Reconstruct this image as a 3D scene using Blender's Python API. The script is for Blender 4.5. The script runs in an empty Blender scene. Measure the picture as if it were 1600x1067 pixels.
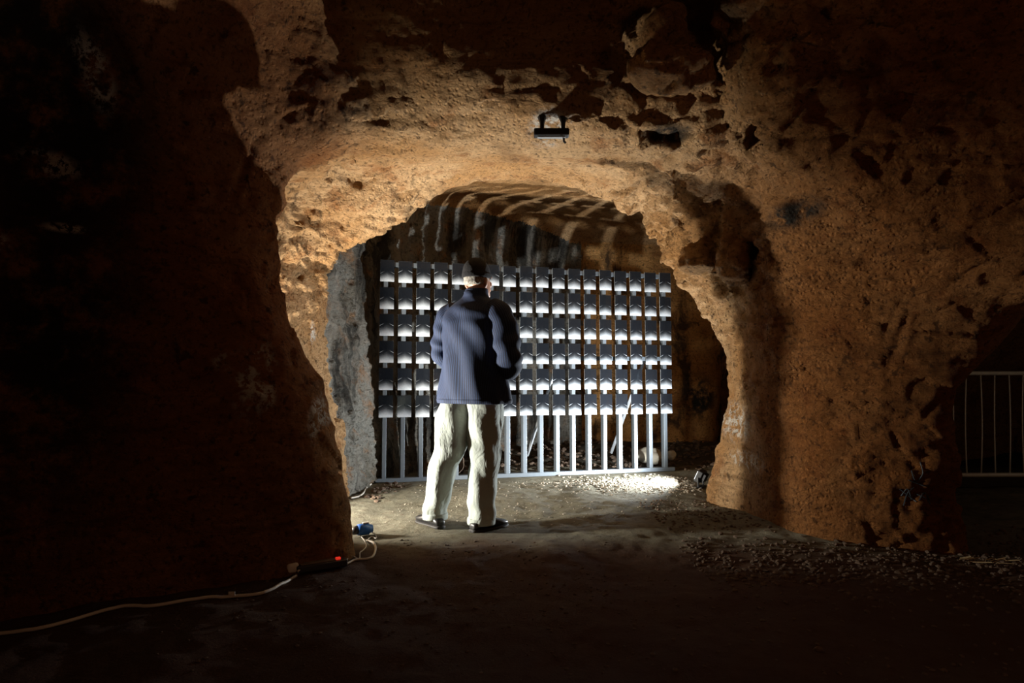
import bpy, bmesh, math, random
import numpy as np
from mathutils import Vector, Matrix
from mathutils.bvhtree import BVHTree
random.seed(7); RNG = np.random.RandomState(11)
SC = bpy.context.scene; COL = SC.collection
F = 1000.0; PITCH = math.atan(0.057); CAMZ = 1.0

# ---------------------------------------------------------------- camera, world, lights, exposure
cam_d = bpy.data.cameras.new('camera'); cam = bpy.data.objects.new('camera', cam_d); COL.objects.link(cam)
cam_d.sensor_width = 36; cam_d.lens = 36*F/1600; cam_d.clip_start = .05; cam_d.clip_end = 100
cam.location = (0, 0, CAMZ); cam.rotation_euler = (math.pi/2+PITCH, 0, 0); SC.camera = cam
w = bpy.data.worlds.new('world'); SC.world = w; w.use_nodes = True
w.node_tree.nodes['Background'].inputs[0].default_value = (1.0, .62, .40, 1)
w.node_tree.nodes['Background'].inputs[1].default_value = 0.012
SC.view_settings.view_transform = 'Standard'; SC.view_settings.look = 'None'
SC.view_settings.gamma = 1; SC.view_settings.use_curve_mapping = False
SC.view_settings.exposure = 0.0
def lamp(name, typ, loc, power, color, target=None, **kw):
    d = bpy.data.lights.new(name, typ); d.energy = power; d.color = color
    for k, v in kw.items(): setattr(d, k, v)
    o = bpy.data.objects.new(name, d); COL.objects.link(o); o.location = loc
    if target is not None:
        o.rotation_euler = (Vector(target)-Vector(loc)).to_track_quat('-Z', 'Y').to_euler()
    return o
# lamp standing on the floor behind the left pillar (rakes the arch, the man and the right pillar)
lamp('lamp_behind_pillar', 'SPOT', (-2.03, 4.225, .40), 960, (1.0, .95, .84), (-.6, 5.3, 1.0), spot_size=math.radians(140), spot_blend=1.0, shadow_soft_size=.07)
# floodlight on the floor at the foot of the right pillar
FLOOD = (1.70, 6.02, .13)
lamp('floodlight_beam', 'SPOT', (1.655, 6.035, .145), 700, (.90, .96, 1.0), (-.7, 6.6, 1.45), spot_size=math.radians(168), spot_blend=1.0, shadow_soft_size=.015)

# dim warm fill light added behind the camera to lift the left pillar
lamp('fill_behind_camera', 'POINT', (1.9, -.8, .9), 34, (1.0, .48, .26), shadow_soft_size=.25)

# weak fill light added out of view to brighten the crowd barrier
lamp('passage_fill', 'POINT', (4.7, 3.7, 1.3), 3.2, (1.0, .82, .62), shadow_soft_size=.06)

# ---------------------------------------------------------------- helpers
def P(u, v, Y):
    x = (u-800)/F; yu = (533.5-v)/F
    dy = math.cos(PITCH)-yu*math.sin(PITCH); dz = math.sin(PITCH)+yu*math.cos(PITCH)
    return Vector((x/dy*Y, Y, CAMZ+dz/dy*Y))
def ray(u, v):
    a = P(u, v, 1.0)-Vector((0, 0, CAMZ)); return a.normalized()
def tag(o, label=None, cat=None, group=None, kind=None):
    if label: o['label'] = label
    if cat: o['category'] = cat
    if group: o['group'] = group
    if kind: o['kind'] = kind
    return o
def empty(name, loc=(0, 0, 0), rz=0):
    o = bpy.data.objects.new(name, None); COL.objects.link(o); o.location = loc; o.rotation_euler = (0, 0, rz); o.empty_display_size = .1
    return o
def link(name, me, mat=None, parent=None, smooth=False):
    o = bpy.data.objects.new(name, me); COL.objects.link(o)
    if mat is not None:
        for m in (mat if isinstance(mat, (list, tuple)) else [mat]): me.materials.append(m)
    if parent is not None: o.parent = parent
    if smooth: me.polygons.foreach_set('use_smooth', [True]*len(me.polygons))
    return o
def obj(name, bm, mat=None, parent=None, smooth=False):
    me = bpy.data.meshes.new(name); bm.to_mesh(me); bm.free(); return link(name, me, mat, parent, smooth)
def box(bm, c, s, rot=None, bevel=0):
    g = bmesh.ops.create_cube(bm, size=1.0); vs = g['verts']
    M = Matrix.Translation(Vector(c)) @ ((rot.to_4x4() if rot is not None else Matrix.Identity(4))) @ Matrix.Diagonal((s[0], s[1], s[2], 1))
    bmesh.ops.transform(bm, matrix=M, verts=vs)
    if bevel:
        es = list({e for v in vs for e in v.link_edges})
        bmesh.ops.bevel(bm, geom=es, offset=bevel, segments=2, affect='EDGES', profile=.5)
def tube(bm, pts, r, n=8, cap=True):
    pts = [Vector(p) for p in pts]; rs = r if isinstance(r, (list, tuple)) else [r]*len(pts)
    up = Vector((0, 0, 1)); rings = []; prev = None
    for i, p in enumerate(pts):
        t = (pts[min(i+1, len(pts)-1)]-pts[max(i-1, 0)]).normalized()
        if prev is None:
            a = t.cross(up)
            if a.length < 1e-3: a = t.cross(Vector((1, 0, 0)))
            a.normalize()
        else:
            a = (prev-t*prev.dot(t)).normalized()
        prev = a; b = t.cross(a)
        rings.append([bm.verts.new(p+rs[i]*(a*math.cos(2*math.pi*k/n)+b*math.sin(2*math.pi*k/n))) for k in range(n)])
    for A, B in zip(rings, rings[1:]):
        for k in range(n): bm.faces.new((A[k], A[(k+1) % n], B[(k+1) % n], B[k]))
    if cap:
        bm.faces.new(rings[0][::-1]); bm.faces.new(rings[-1])
def catmull(pts, n=8):
    pts = [Vector(p) for p in pts]; q = [pts[0]]+pts+[pts[-1]]; out = []
    for i in range(1, len(q)-2):
        for k in range(n):
            t = k/n; a, b, c, d = q[i-1], q[i], q[i+1], q[i+2]
            out.append(.5*((2*b)+(c-a)*t+(2*a-5*b+4*c-d)*t*t+(3*b-a-3*c+d)*t**3))
    out.append(pts[-1]); return out

# numpy noises (world coordinates)
LAT = [RNG.rand(32, 32, 32).astype(np.float32)*2-1 for _ in range(4)]
def vnoise(p, s, k=0, off=0.0):
    q = p/s+off; i = np.floor(q).astype(np.int64); f = q-i; f = f*f*f*(f*(f*6-15)+10); L = LAT[k]; r = 0
    for dx in (0, 1):
        wx = f[:, 0] if dx else 1-f[:, 0]
        for dy in (0, 1):
            wy = f[:, 1] if dy else 1-f[:, 1]
            for dz in (0, 1):
                wz = f[:, 2] if dz else 1-f[:, 2]
                r = r+wx*wy*wz*L[(i[:, 0]+dx) % 32, (i[:, 1]+dy) % 32, (i[:, 2]+dz) % 32]
    return r
H0 = RNG.rand(4096, 3).astype(np.float32); H1 = RNG.randn(4096, 3).astype(np.float32); H1 /= np.linalg.norm(H1, axis=1)[:, None]
def facets(p, s):
    """chunky broken rock: each Voronoi cell is its own tilted plane; returns (offset, edge distance)"""
    q = p/s; i = np.floor(q).astype(np.int64); n = len(p)
    d1 = np.full(n, 9.); d2 = np.full(n, 9.); val = np.zeros(n)
    for dx in (-1, 0, 1):
        for dy in (-1, 0, 1):
            for dz in (-1, 0, 1):
                c = i+np.array([dx, dy, dz]); h = ((c[:, 0]*73856093) ^ (c[:, 1]*19349663) ^ (c[:, 2]*83492791)) & 4095
                v = q-(c+H0[h]); d = np.sqrt((v*v).sum(1))
                m = d < d1
                d2 = np.where(m, d1, np.minimum(d2, d)); d1 = np.where(m, d, d1)
                val = np.where(m, (v*H1[h]).sum(1)+(H0[h, 0]-.5), val)
    return val, d2-d1

# ---------------------------------------------------------------- materials
class NT:
    def __init__(s, name):
        s.m = bpy.data.materials.new(name); s.m.use_nodes = True; s.t = s.m.node_tree
        s.b = s.t.nodes['Principled BSDF']; s.out = s.t.nodes['Material Output']
    def n(s, typ, **kw):
        x = s.t.nodes.new(typ)
        for k, v in kw.items(): setattr(x, k, v)
        return x
    def l(s, a, b): s.t.links.new(a, b)
    def setv(s, sock, v):
        if hasattr(v, 'bl_idname') or isinstance(v, bpy.types.NodeSocket): s.l(v, sock)
        else: sock.default_value = v
    def math(s, op, a, b=0.0, clamp=False):
        x = s.n('ShaderNodeMath', operation=op); x.use_clamp = clamp; s.setv(x.inputs[0], a); s.setv(x.inputs[1], b); return x.outputs[0]
    def mix(s, f, a, b, mode='MIX'):
        x = s.n('ShaderNodeMix', data_type='RGBA', blend_type=mode); s.setv(x.inputs[0], f); s.setv(x.inputs[6], a); s.setv(x.inputs[7], b); return x.outputs[2]
    def noise(s, co, scale, detail=5, rough=.6, dist=0):
        x = s.n('ShaderNodeTexNoise'); s.l(co, x.inputs['Vector']); x.inputs['Scale'].default_value = scale
        x.inputs['Detail'].default_value = detail; x.inputs['Roughness'].default_value = rough; x.inputs['Distortion'].default_value = dist; return x.outputs[0]
    def vor(s, co, scale, feat='F1', rnd=1.0):
        x = s.n('ShaderNodeTexVoronoi', feature=feat); s.l(co, x.inputs['Vector']); x.inputs['Scale'].default_value = scale
        x.inputs['Randomness'].default_value = rnd; return x.outputs[0]
    def ramp(s, f, lo, hi, a=0.0, b=1.0):
        x = s.n('ShaderNodeMapRange', interpolation_type='SMOOTHSTEP'); s.setv(x.inputs[0], f)
        for i, v in enumerate((lo, hi, a, b)): x.inputs[i+1].default_value = v
        return x.outputs[0]
    def objco(s): return s.n('ShaderNodeTexCoord').outputs['Object']
    def mapping(s, co, sc=(1, 1, 1), rot=(0, 0, 0)):
        x = s.n('ShaderNodeMapping'); s.l(co, x.inputs[0]); x.inputs['Scale'].default_value = sc; x.inputs['Rotation'].default_value = rot; return x.outputs[0]
    def bump(s, h, strength=.5, dist=.01, nrm=None):
        x = s.n('ShaderNodeBump'); s.l(h, x.inputs['Height']); x.inputs['Strength'].default_value = strength; x.inputs['Distance'].default_value = dist
        if nrm is not None: s.l(nrm, x.inputs['Normal'])
        return x.outputs[0]
    def blob(s, co, c, r):
        """soft ellipsoid mask round world point c"""
        a = s.n('ShaderNodeVectorMath', operation='SUBTRACT'); s.l(co, a.inputs[0]); a.inputs[1].default_value = c
        b = s.n('ShaderNodeVectorMath', operation='DIVIDE'); s.l(a.outputs[0], b.inputs[0]); b.inputs[1].default_value = r
        l = s.n('ShaderNodeVectorMath', operation='LENGTH'); s.l(b.outputs[0], l.inputs[0])
        return s.ramp(l.outputs['Value'], 1.0, .35)
def C(r, g, b): return (r, g, b, 1)
def simple(name, col, rough=.6, metal=0, nscale=0, namt=.15):
    t = NT(name); t.b.inputs['Roughness'].default_value = rough; t.b.inputs['Metallic'].default_value = metal
    if nscale:
        co = t.objco(); f = t.noise(co, nscale, 4)
        t.l(t.mix(f, C(*[c*(1-namt) for c in col]), C(*[min(1, c*(1+namt)) for c in col])), t.b.inputs['Base Color'])
        t.l(t.bump(f, .2, .003), t.b.inputs['Normal'])
    else: t.b.inputs['Base Color'].default_value = C(*col)
    return t.m

def rock_material(name, pale, mid, deep, dark, white_spots=(), soot=.0, dark_spots=(), pits=.6, streak=.0, left=False):
    t = NT(name); co = t.objco()
    big = t.noise(co, 1.1, 4, .6, .4); med = t.noise(co, 4.5, 6, .65, .3); fine = t.noise(co, 38, 6, .7)
    strata = t.noise(t.mapping(co, (1.2, 1.2, 9), (.16, -.1, 0)), 1.6, 5, .6, .5)
    col = t.mix(t.ramp(big, .36, .64), C(*mid), C(*pale))
    col = t.mix(t.ramp(med, .5, .72), col, C(*deep))
    col = t.mix(t.ramp(strata, .54, .7, 0, .65), col, C(*[.5*(a+b) for a, b in zip(mid, dark)]))
    col = t.mix(t.ramp(fine, .50, .68, 0, .75), col, C(*dark))
    col = t.mix(t.ramp(fine, .42, .3, 0, .35), col, C(*pale))
    sp_ = t.noise(co, 15, 3, .6, .4); col = t.mix(t.ramp(sp_, .60, .70, 0, .7), col, C(*dark))
    if soot:
        s1 = t.noise(t.mapping(co, (1, 1, .5)), 2.6, 6, .65, .6)
        col = t.mix(t.ramp(s1, .5-.12*soot, .62, 0, .92), col, C(*dark))
    if streak:
        s1 = t.noise(t.mapping(co, (2.5, 2.5, .35)), 3.0, 5, .6, .2)
        col = t.mix(t.ramp(s1, .5, .64, 0, streak), col, C(.42, .38, .32))
    if left:   # darker, redder tint on the left mass
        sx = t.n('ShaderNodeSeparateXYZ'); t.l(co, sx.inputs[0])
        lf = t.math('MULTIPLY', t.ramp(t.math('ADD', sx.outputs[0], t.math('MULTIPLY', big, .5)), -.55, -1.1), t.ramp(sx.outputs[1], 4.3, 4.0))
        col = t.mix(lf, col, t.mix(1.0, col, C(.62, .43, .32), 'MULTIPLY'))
        rf = t.math('MULTIPLY', t.ramp(t.math('ADD', sx.outputs[0], t.math('MULTIPLY', big, .6)), 1.3, 2.2), t.ramp(sx.outputs[1], 4.9, 4.3))  # weaker lamp light on the right mass put into the rock colour
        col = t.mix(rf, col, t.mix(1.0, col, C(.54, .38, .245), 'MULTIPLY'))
    sn = t.noise(co, 22, 5, .8)
    for c, r in dark_spots:  # dark blotches laid over the rock colour at given points
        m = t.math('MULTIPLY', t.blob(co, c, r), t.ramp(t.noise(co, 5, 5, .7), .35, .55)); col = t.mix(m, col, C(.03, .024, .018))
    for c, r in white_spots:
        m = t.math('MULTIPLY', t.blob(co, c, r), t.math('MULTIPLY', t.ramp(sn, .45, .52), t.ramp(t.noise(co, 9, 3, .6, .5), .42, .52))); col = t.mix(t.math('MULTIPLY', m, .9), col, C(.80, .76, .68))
    t.l(col, t.b.inputs['Base Color']); t.b.inputs['Roughness'].default_value = .92; t.b.inputs['Specular IOR Level'].default_value = .15
    # relief: pits, grains, tool marks
    pv = t.vor(t.mapping(co, (1, 1, 1)), 30); pit = t.ramp(pv, .12, .42)
    pm = t.ramp(t.noise(co, 1.7, 3), .44, .58)
    h = t.math('MULTIPLY', t.math('MULTIPLY', pit, pm), pits)
    g = t.noise(co, 60, 6, .7); ck = t.noise(t.mapping(co, (1, 1, 2.2)), 13, 7, .72, .8)
    h2 = t.math('ADD', t.math('MULTIPLY', ck, 2.4), t.math('MULTIPLY', g, .9))
    nb = t.bump(t.math('ADD', h, h2), 1.0, .04)
    t.l(nb, t.b.inputs['Normal']); return t.m

M = {}
M['rock_back'] = rock_material('grey_rock', (.33, .32, .28), (.19, .165, .125), (.38, .19, .08), (.022, .02, .017), (), soot=.7, pits=.4, streak=.35)
M['rock_back_orange'] = rock_material('orange_rock', (.72, .38, .13), (.60, .29, .09), (.42, .18, .06), (.06, .035, .02), (), soot=.1, pits=.2,
    dark_spots=[(P(1095, 620, 9.6), (.42, .8, .5))])

def soil_material():
    t = NT('soil'); co = t.objco()
    a = t.noise(co, 1.3, 5, .6, .3); b = t.noise(co, 14, 8, .75); c = t.noise(co, 90, 4, .7)
    col = t.mix(t.ramp(a, .35, .65), C(.125, .115, .082), C(.20, .185, .135))
    col = t.mix(t.ramp(b, .45, .7, 0, .7), col, C(.06, .042, .028))
    col = t.mix(t.ramp(c, .6, .75, 0, .6), col, C(.34, .30, .23))
    # soil colour turns darker and redder towards the front chamber
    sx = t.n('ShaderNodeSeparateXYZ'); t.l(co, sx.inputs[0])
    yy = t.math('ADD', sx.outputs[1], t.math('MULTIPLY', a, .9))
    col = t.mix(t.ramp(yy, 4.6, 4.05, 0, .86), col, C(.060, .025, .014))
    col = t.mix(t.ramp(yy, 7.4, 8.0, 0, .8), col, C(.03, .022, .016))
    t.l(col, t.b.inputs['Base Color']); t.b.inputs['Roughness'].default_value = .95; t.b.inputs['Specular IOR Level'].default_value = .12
    h = t.math('ADD', t.math('MULTIPLY', b, 1.2), t.math('MULTIPLY', c, .35)); t.l(t.bump(h, 1.0, .018), t.b.inputs['Normal']); return t.m
M['soil'] = soil_material()
M['stone'] = simple('stone', (.085, .055, .035), .95, 0, 12, .5)
M['pale_stone'] = simple('pale_stone', (.42, .37, .28), .85, 0, 9, .25)
M['steel'] = simple('galvanised_steel', (.12, .14, .16), .45, .3, 30, .12)
M['brace'] = simple('dull_steel', (.30, .31, .32), .5, .5, 20, .2)
M['black_metal'] = simple('black_metal', (.012, .012, .013), .45, .2, 30, .3)
M['black_plastic'] = simple('black_plastic', (.015, .015, .016), .4)
M['white_plastic'] = simple('white_plastic', (.62, .58, .50), .45)
M['blue_plastic'] = simple('blue_plastic', (.02, .12, .42), .35)
M['cable'] = simple('pale_cable', (.50, .46, .39), .5)
M['barrier'] = simple('zinc_tube', (.6, .64, .58), .5, .2, 25, .2)
t = NT('red_switch'); t.b.inputs['Base Color'].default_value = C(.8, .02, .01); t.b.inputs['Emission Color'].default_value = C(1, .04, .02); t.b.inputs['Emission Strength'].default_value = .6; M['red'] = t.m
t = NT('lamp_glass'); t.b.inputs['Base Color'].default_value = C(.9, .9, .9); t.b.inputs['Emission Color'].default_value = C(.95, .98, 1); t.b.inputs['Emission Strength'].default_value = 2; M['lamp_glass'] = t.m

# ---------------------------------------------------------------- the rock: void cross-sections at real depths, meshed as one surface
V1 = [
 (-1.2, [(-3.6, -.5), (-3.8, 1.5), (-3.2, 3.0), (-1, 3.6), (1.5, 3.6), (4.0, 3.1), (4.6, 1.5), (4.6, -.5)], 'w'),
 (1.6, [(-3.0, -.5), (-3.1, 1.4), (-2.7, 2.6), (-1, 3.3), (1.2, 3.5), (2.8, 3.0), (4.3, 2.2), (4.6, 1.2), (4.7, -.5)], 'w'),
 (2.4, [(-2.55, -.5), (-2.65, .6), (-2.6, 1.6), (-2.2, 2.4), (-1.0, 3.05), (.2, 3.1), (.5, 3.9), (1.2, 3.9), (1.35, 2.95), (2.4, 2.75), (3.5, 2.3), (4.4, 1.8), (4.8, -.5)], 'w'),
 (2.72, [(0, 960), (-30, 800), (-60, 600), (-80, 400), (-60, 250), (20, 120), (120, 0), (300, -70), (600, -90), (900, -80), (930, -400), (1130, -400), (1160, -80), (1400, 0), (1650, 60), (1850, 200), (2200, 420), (2400, 960)]),
 (3.0, [(235, 925), (215, 780), (170, 600), (130, 430), (120, 300), (170, 180), (250, 60), (350, -40), (600, -60), (900, -30), (935, -300), (1120, -300), (1130, 0), (1300, 90), (1500, 170), (1650, 260), (1800, 350), (2100, 430), (2300, 920)]),
 (3.33, [(450, 892), (435, 780), (400, 620), (345, 470), (310, 370), (305, 270), (330, 170), (385, 60), (470, -30), (540, -120), (590, -280), (800, -300), (1100, -300), (1118, 20), (1140, 140), (1200, 240), (1330, 300), (1480, 380), (1620, 460), (1760, 430), (2100, 420), (2300, 890)]),
 (3.52, [(530, 875), (515, 790), (480, 640), (430, 500), (385, 400), (370, 320), (375, 260), (385, 180), (430, 100), (500, 30), (548, -60), (610, -200), (700, -200), (1100, -200), (1122, 30), (1143, 180), (1210, 250), (1300, 320), (1400, 400), (1500, 455), (1600, 475), (1700, 430), (2100, 420), (2300, 880)]),
 (3.66, [(560, 868), (545, 790), (520, 710), (495, 640), (465, 560), (435, 480), (412, 400), (405, 320), (415, 280), (402, 240), (450, 180), (500, 120), (548, 52), (620, 75), (690, 100), (760, 148), (870, 170), (940, 192), (1000, 228), (1145, 232), (1220, 290), (1310, 370), (1400, 445), (1480, 520), (1530, 568), (1560, 545), (1605, 480), (1700, 430), (2100, 420), (2300, 880)]),
 (3.84, [(556, 856), (546, 790), (530, 720), (512, 640), (495, 562), (460, 490), (441, 420), (443, 332), (455, 290), (439, 255), (465, 228), (505, 228), (530, 200), (580, 150), (690, 165), (780, 190), (900, 208), (1000, 232), (1100, 250), (1170, 270), (1240, 370), (1310, 480), (1370, 600), (1420, 700), (1425, 848)]),
 (4.0, [(548, 838), (536, 760), (518, 690), (495, 600), (462, 520), (440, 440), (428, 380), (435, 320), (450, 285), (458, 262), (500, 240), (560, 215), (640, 212), (780, 222), (900, 230), (1000, 242), (1080, 258), (1165, 290), (1215, 390), (1250, 520), (1290, 660), (1290, 840)]),
 (4.2, [(265, 820), (265, 650), (285, 500), (330, 380), (400, 295), (450, 268), (520, 248), (620, 238), (780, 240), (900, 246), (1000, 254), (1080, 272), (1152, 312), (1190, 400), (1200, 520), (1235, 660), (1232, 828)]),
 (4.5, [(300, 810), (290, 650), (310, 500), (360, 390), (420, 310), (460, 280), (520, 262), (620, 250), (780, 250), (900, 254), (1000, 266), (1080, 282), (1140, 340), (1176, 410), (1180, 520), (1190, 650), (1188, 808)]),
 (4.85, [(470, 800), (445, 650), (425, 520), (425, 420), (438, 340), (460, 300), (540, 275), (650, 260), (800, 257), (930, 264), (1030, 288), (1100, 322), (1150, 400), (1165, 470), (1158, 540), (1168, 640), (1160, 795)]),
 (5.35, [(549, 774), (540, 730), (505, 600), (498, 540), (497, 470), (500, 420), (530, 392), (590, 370), (650, 335), (700, 300), (745, 286), (850, 281), (920, 298), (1000, 340), (1012, 380), (1045, 432), (1082, 466), (1110, 505), (1133, 542), (1141, 570), (1136, 640), (1120, 700), (1102, 772)]),
 (5.7, [(566, 766), (555, 700), (540, 600), (527, 500), (522, 400), (530, 310), (600, 262), (750, 250), (900, 255), (1040, 300), (1120, 420), (1165, 560), (1160, 700), (1150, 760)]),
 (6.1, [(584, 752), (580, 660), (574, 560), (568, 450), (566, 360), (550, 285), (650, 255), (800, 252), (1000, 255), (1120, 300), (1190, 420), (1230, 560), (1230, 750)]),
 (6.7, [(622, 740), (608, 600), (592, 450), (598, 320), (640, 283), (1000, 272), (1160, 290), (1230, 440), (1260, 735)]),
 (7.6, [(700, 724), (700, 560), (700, 400), (704, 325), (730, 303), (1100, 310), (1200, 340), (1270, 480), (1290, 722)]),
 (8.6, [(805, 706), (802, 560), (800, 400), (814, 342), (840, 336), (1100, 342), (1230, 360), (1290, 480), (1300, 706)]),
 (9.3, [(898, 697), (892, 560), (890, 420), (905, 384), (925, 374), (1100, 380), (1230, 400), (1290, 500), (1300, 697)]),
 (9.75, [(1118, 692), (1122, 600), (1100, 560), (1100, 540), (1200, 500), (1400, 500), (1480, 560), (1500, 692)]),
 (10.6, [(1128, 684), (1132, 610), (1200, 580), (1350, 580), (1400, 620), (1400, 684)]),
 (11.2, [(1250, 678), (1250, 670), (1260, 665), (1270, 665), (1280, 670), (1280, 678)]),
]
V2 = [
 (3.45, [(1560, 880), (1520, 780), (1515, 700), (1505, 640), (1520, 590), (1580, 530), (1625, 480), (1720, 420), (2100, 400), (2300, 880)]),
 (3.85, [(1522, 860), (1507, 780), (1500, 720), (1491, 640), (1500, 602), (1540, 560), (1572, 528), (1602, 480), (1720, 420), (2050, 400), (2200, 860)]),
 (4.6, [(1470, 808), (1460, 700), (1450, 620), (1470, 560), (1520, 480), (1620, 400), (1900, 380), (2100, 800)]),
 (5.6, [(1395, 770), (1390, 650), (1395, 540), (1440, 430), (1560, 380), (1900, 380), (2000, 770)]),
 (6.6, [(1400, 742), (1400, 620), (1405, 500), (1420, 420), (1560, 400), (1850, 420), (1900, 740)]),
 (7.6, [(1420, 722), (1430, 560), (1500, 440), (1720, 460), (1800, 720)]),
 (8.3, [(1600, 700), (1600, 690), (1620, 685), (1640, 690), (1640, 700)]),
]
VX = .036
gx = np.arange(-4.3, 6.6, VX); gy = np.arange(-1.1, 11.4, VX); gz = np.arange(-.45, 4.2, VX)
GX, GZ = np.meshgrid(gx, gz, indexing='ij')
def polysdf(poly):
    px = GX.ravel(); pz = GZ.ravel(); d = np.full(px.shape, 1e9); ins = np.zeros(px.shape, bool)
    for (x0, z0), (x1, z1) in zip(poly, poly[1:]+poly[:1]):
        ex, ez = x1-x0, z1-z0; L = ex*ex+ez*ez+1e-12
        tt = np.clip(((px-x0)*ex+(pz-z0)*ez)/L, 0, 1)
        d = np.minimum(d, (px-x0-tt*ex)**2+(pz-z0-tt*ez)**2)
        if z0 != z1:
            c = ((z0 > pz) != (z1 > pz)) & (px < (x1-x0)*(pz-z0)/(z1-z0)+x0); ins ^= c
    d = np.sqrt(d); return np.where(ins, -d, d).reshape(GX.shape).astype(np.float32)
def field(slices):
    sl2 = []
    for a, b in zip(slices, slices[1:]+[None]):
        A = [(P(u, v, a[0]).x, P(u, v, a[0]).z) for u, v in a[1]] if len(a) < 3 else a[1]
        sl2.append((a[0], A, 'w'))
        if b and len(b) < 3 and len(a) < 3 and len(a[1]) == len(b[1]) and a[0] > 6:
            B = [(P(u, v, b[0]).x, P(u, v, b[0]).z) for u, v in b[1]]
            for f in (.25, .5, .75): sl2.append((a[0]+(b[0]-a[0])*f, [(p[0]+(q[0]-p[0])*f, p[1]+(q[1]-p[1])*f) for p, q in zip(A, B)], 'w'))
    slices = sl2; ys = [s[0] for s in slices]; sd = []
    for s in slices:
        Y = s[0]
        pl = [(a, b) for a, b in s[1]] if len(s) > 2 else [(P(u, v, Y).x, P(u, v, Y).z) for u, v in s[1]]
        pl = [(pl[0][0], -.9)]+pl+[(pl[-1][0], -.9)]; sd.append(polysdf(pl))
    S = np.full((len(gx), len(gy), len(gz)), .5, np.float32)
    for j, y in enumerate(gy):
        if y < ys[0] or y > ys[-1]: continue
        k = min(np.searchsorted(ys, y, 'right')-1, len(ys)-2); t_ = (y-ys[k])/(ys[k+1]-ys[k])
        S[:, j, :] = sd[k]*(1-t_)+sd[k+1]*t_
    return S
S = np.minimum(field(V1), field(V2))
S[-4:] = .5; S[:4] = .5; S[:, :, -4:] = .5; S[:, -4:] = .5
for _ in range(3): S[:, 1:-1, :] = .25*S[:, :-2, :]+.5*S[:, 1:-1, :]+.25*S[:, 2:, :]
def ell(c, r, carve, rot=0.0, k=.05):
    """carve a hollow (True) or add a lump of rock (False)"""
    global S
    R = max(r)+.15; ix = np.where(abs(gx-c[0]) < R)[0]; iy = np.where(abs(gy-c[1]) < R)[0]; iz = np.where(abs(gz-c[2]) < R)[0]
    if not (len(ix) and len(iy) and len(iz)): return
    sl = np.s_[ix[0]:ix[-1]+1, iy[0]:iy[-1]+1, iz[0]:iz[-1]+1]
    X, Y, Z = np.meshgrid(gx[ix]-c[0], gy[iy]-c[1], gz[iz]-c[2], indexing='ij')
    X, Z = X*math.cos(rot)+Z*math.sin(rot), -X*math.sin(rot)+Z*math.cos(rot)
    q = np.sqrt((X/r[0])**2+(Y/r[1])**2+(Z/r[2])**2); d = ((q-1)*min(r)).astype(np.float32)
    if carve: a = S[sl]; h = np.clip(.5+.5*(a-d)/k, 0, 1); S[sl] = a*(1-h)+d*h-k*h*(1-h)
    else: a = S[sl]; d = -d; h = np.clip(.5-.5*(a-d)/k, 0, 1); S[sl] = a*(1-h)+d*h+k*h*(1-h)
ell(P(1045, 110, 3.32), (.24, .26, .105), False, -.1)
ell(P(1030, 60, 3.5), (.14, .3, .16), False)
ell(P(1105, 330, 4.65), (.17, .2, .14), True, .3)
ell(P(1185, 208, 3.5), (.12, .14, .055), True)
ell(P(1040, 216, 3.68), (.20, .14, .06), True)
ell(P(1245, 345, 3.62), (.16, .16, .09), True)
ell(P(460, 150, 3.5), (.12, .2, .16), True, .5)
ell(P(1150, 395, 4.55), (.12, .2, .2), False)
ell(P(1090, 400, 4.95), (.16, .2, .12), False)
ell(P(545, 268, 4.72), (.16, .16, .035), True, -.15, .08)
ell(P(1185, 470, 4.35), (.05, .12, .5), True)

def surface_nets(S):
    nx, ny, nz = S.shape; neg = S < 0
    c = np.zeros((nx-1, ny-1, nz-1), np.uint8)
    for dx in (0, 1):
        for dy in (0, 1):
            for dz in (0, 1): c += neg[dx:nx-1+dx, dy:ny-1+dy, dz:nz-1+dz]
    act = np.argwhere((c > 0) & (c < 8)); idx = np.full(c.shape, -1, np.int32)
    idx[act[:, 0], act[:, 1], act[:, 2]] = np.arange(len(act))
    pos = np.zeros((len(act), 3)); cnt = np.zeros(len(act))
    cs = [(a, b, d) for a in (0, 1) for b in (0, 1) for d in (0, 1)]
    val = {k: S[act[:, 0]+k[0], act[:, 1]+k[1], act[:, 2]+k[2]] for k in cs}
    for a in cs:
        for ax in range(3):
            if a[ax]: continue
            b = list(a); b[ax] = 1; b = tuple(b); va, vb = val[a], val[b]; m = (va < 0) != (vb < 0)
            t_ = np.where(m, va/np.where(m, va-vb, 1), 0); p = np.tile(np.array(a, float), (len(act), 1)); p[:, ax] = t_
            pos[m] += p[m]; cnt[m] += 1
    pos = (act+pos/cnt[:, None])*VX+np.array([gx[0], gy[0], gz[0]])
    faces = []
    for ax in range(3):
        o1, o2 = [(1, 2), (2, 0), (0, 1)][ax]
        A = np.take(neg, range(neg.shape[ax]-1), ax); B = np.take(neg, range(1, neg.shape[ax]), ax)
        e = np.argwhere(A != B); ok = (e[:, o1] > 0) & (e[:, o2] > 0) & (e[:, o1] < S.shape[o1]-1) & (e[:, o2] < S.shape[o2]-1); e = e[ok]
        fl = A[e[:, 0], e[:, 1], e[:, 2]]
        def g(d1, d2):
            q = e.copy(); q[:, o1] -= d1; q[:, o2] -= d2; return idx[q[:, 0], q[:, 1], q[:, 2]]
        f = np.stack([g(1, 1), g(0, 1), g(0, 0), g(1, 0)], 1); f[fl] = f[fl][:, ::-1]; faces.append(f)
    return pos, np.concatenate(faces)
V, Fc = surface_nets(S)
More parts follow.
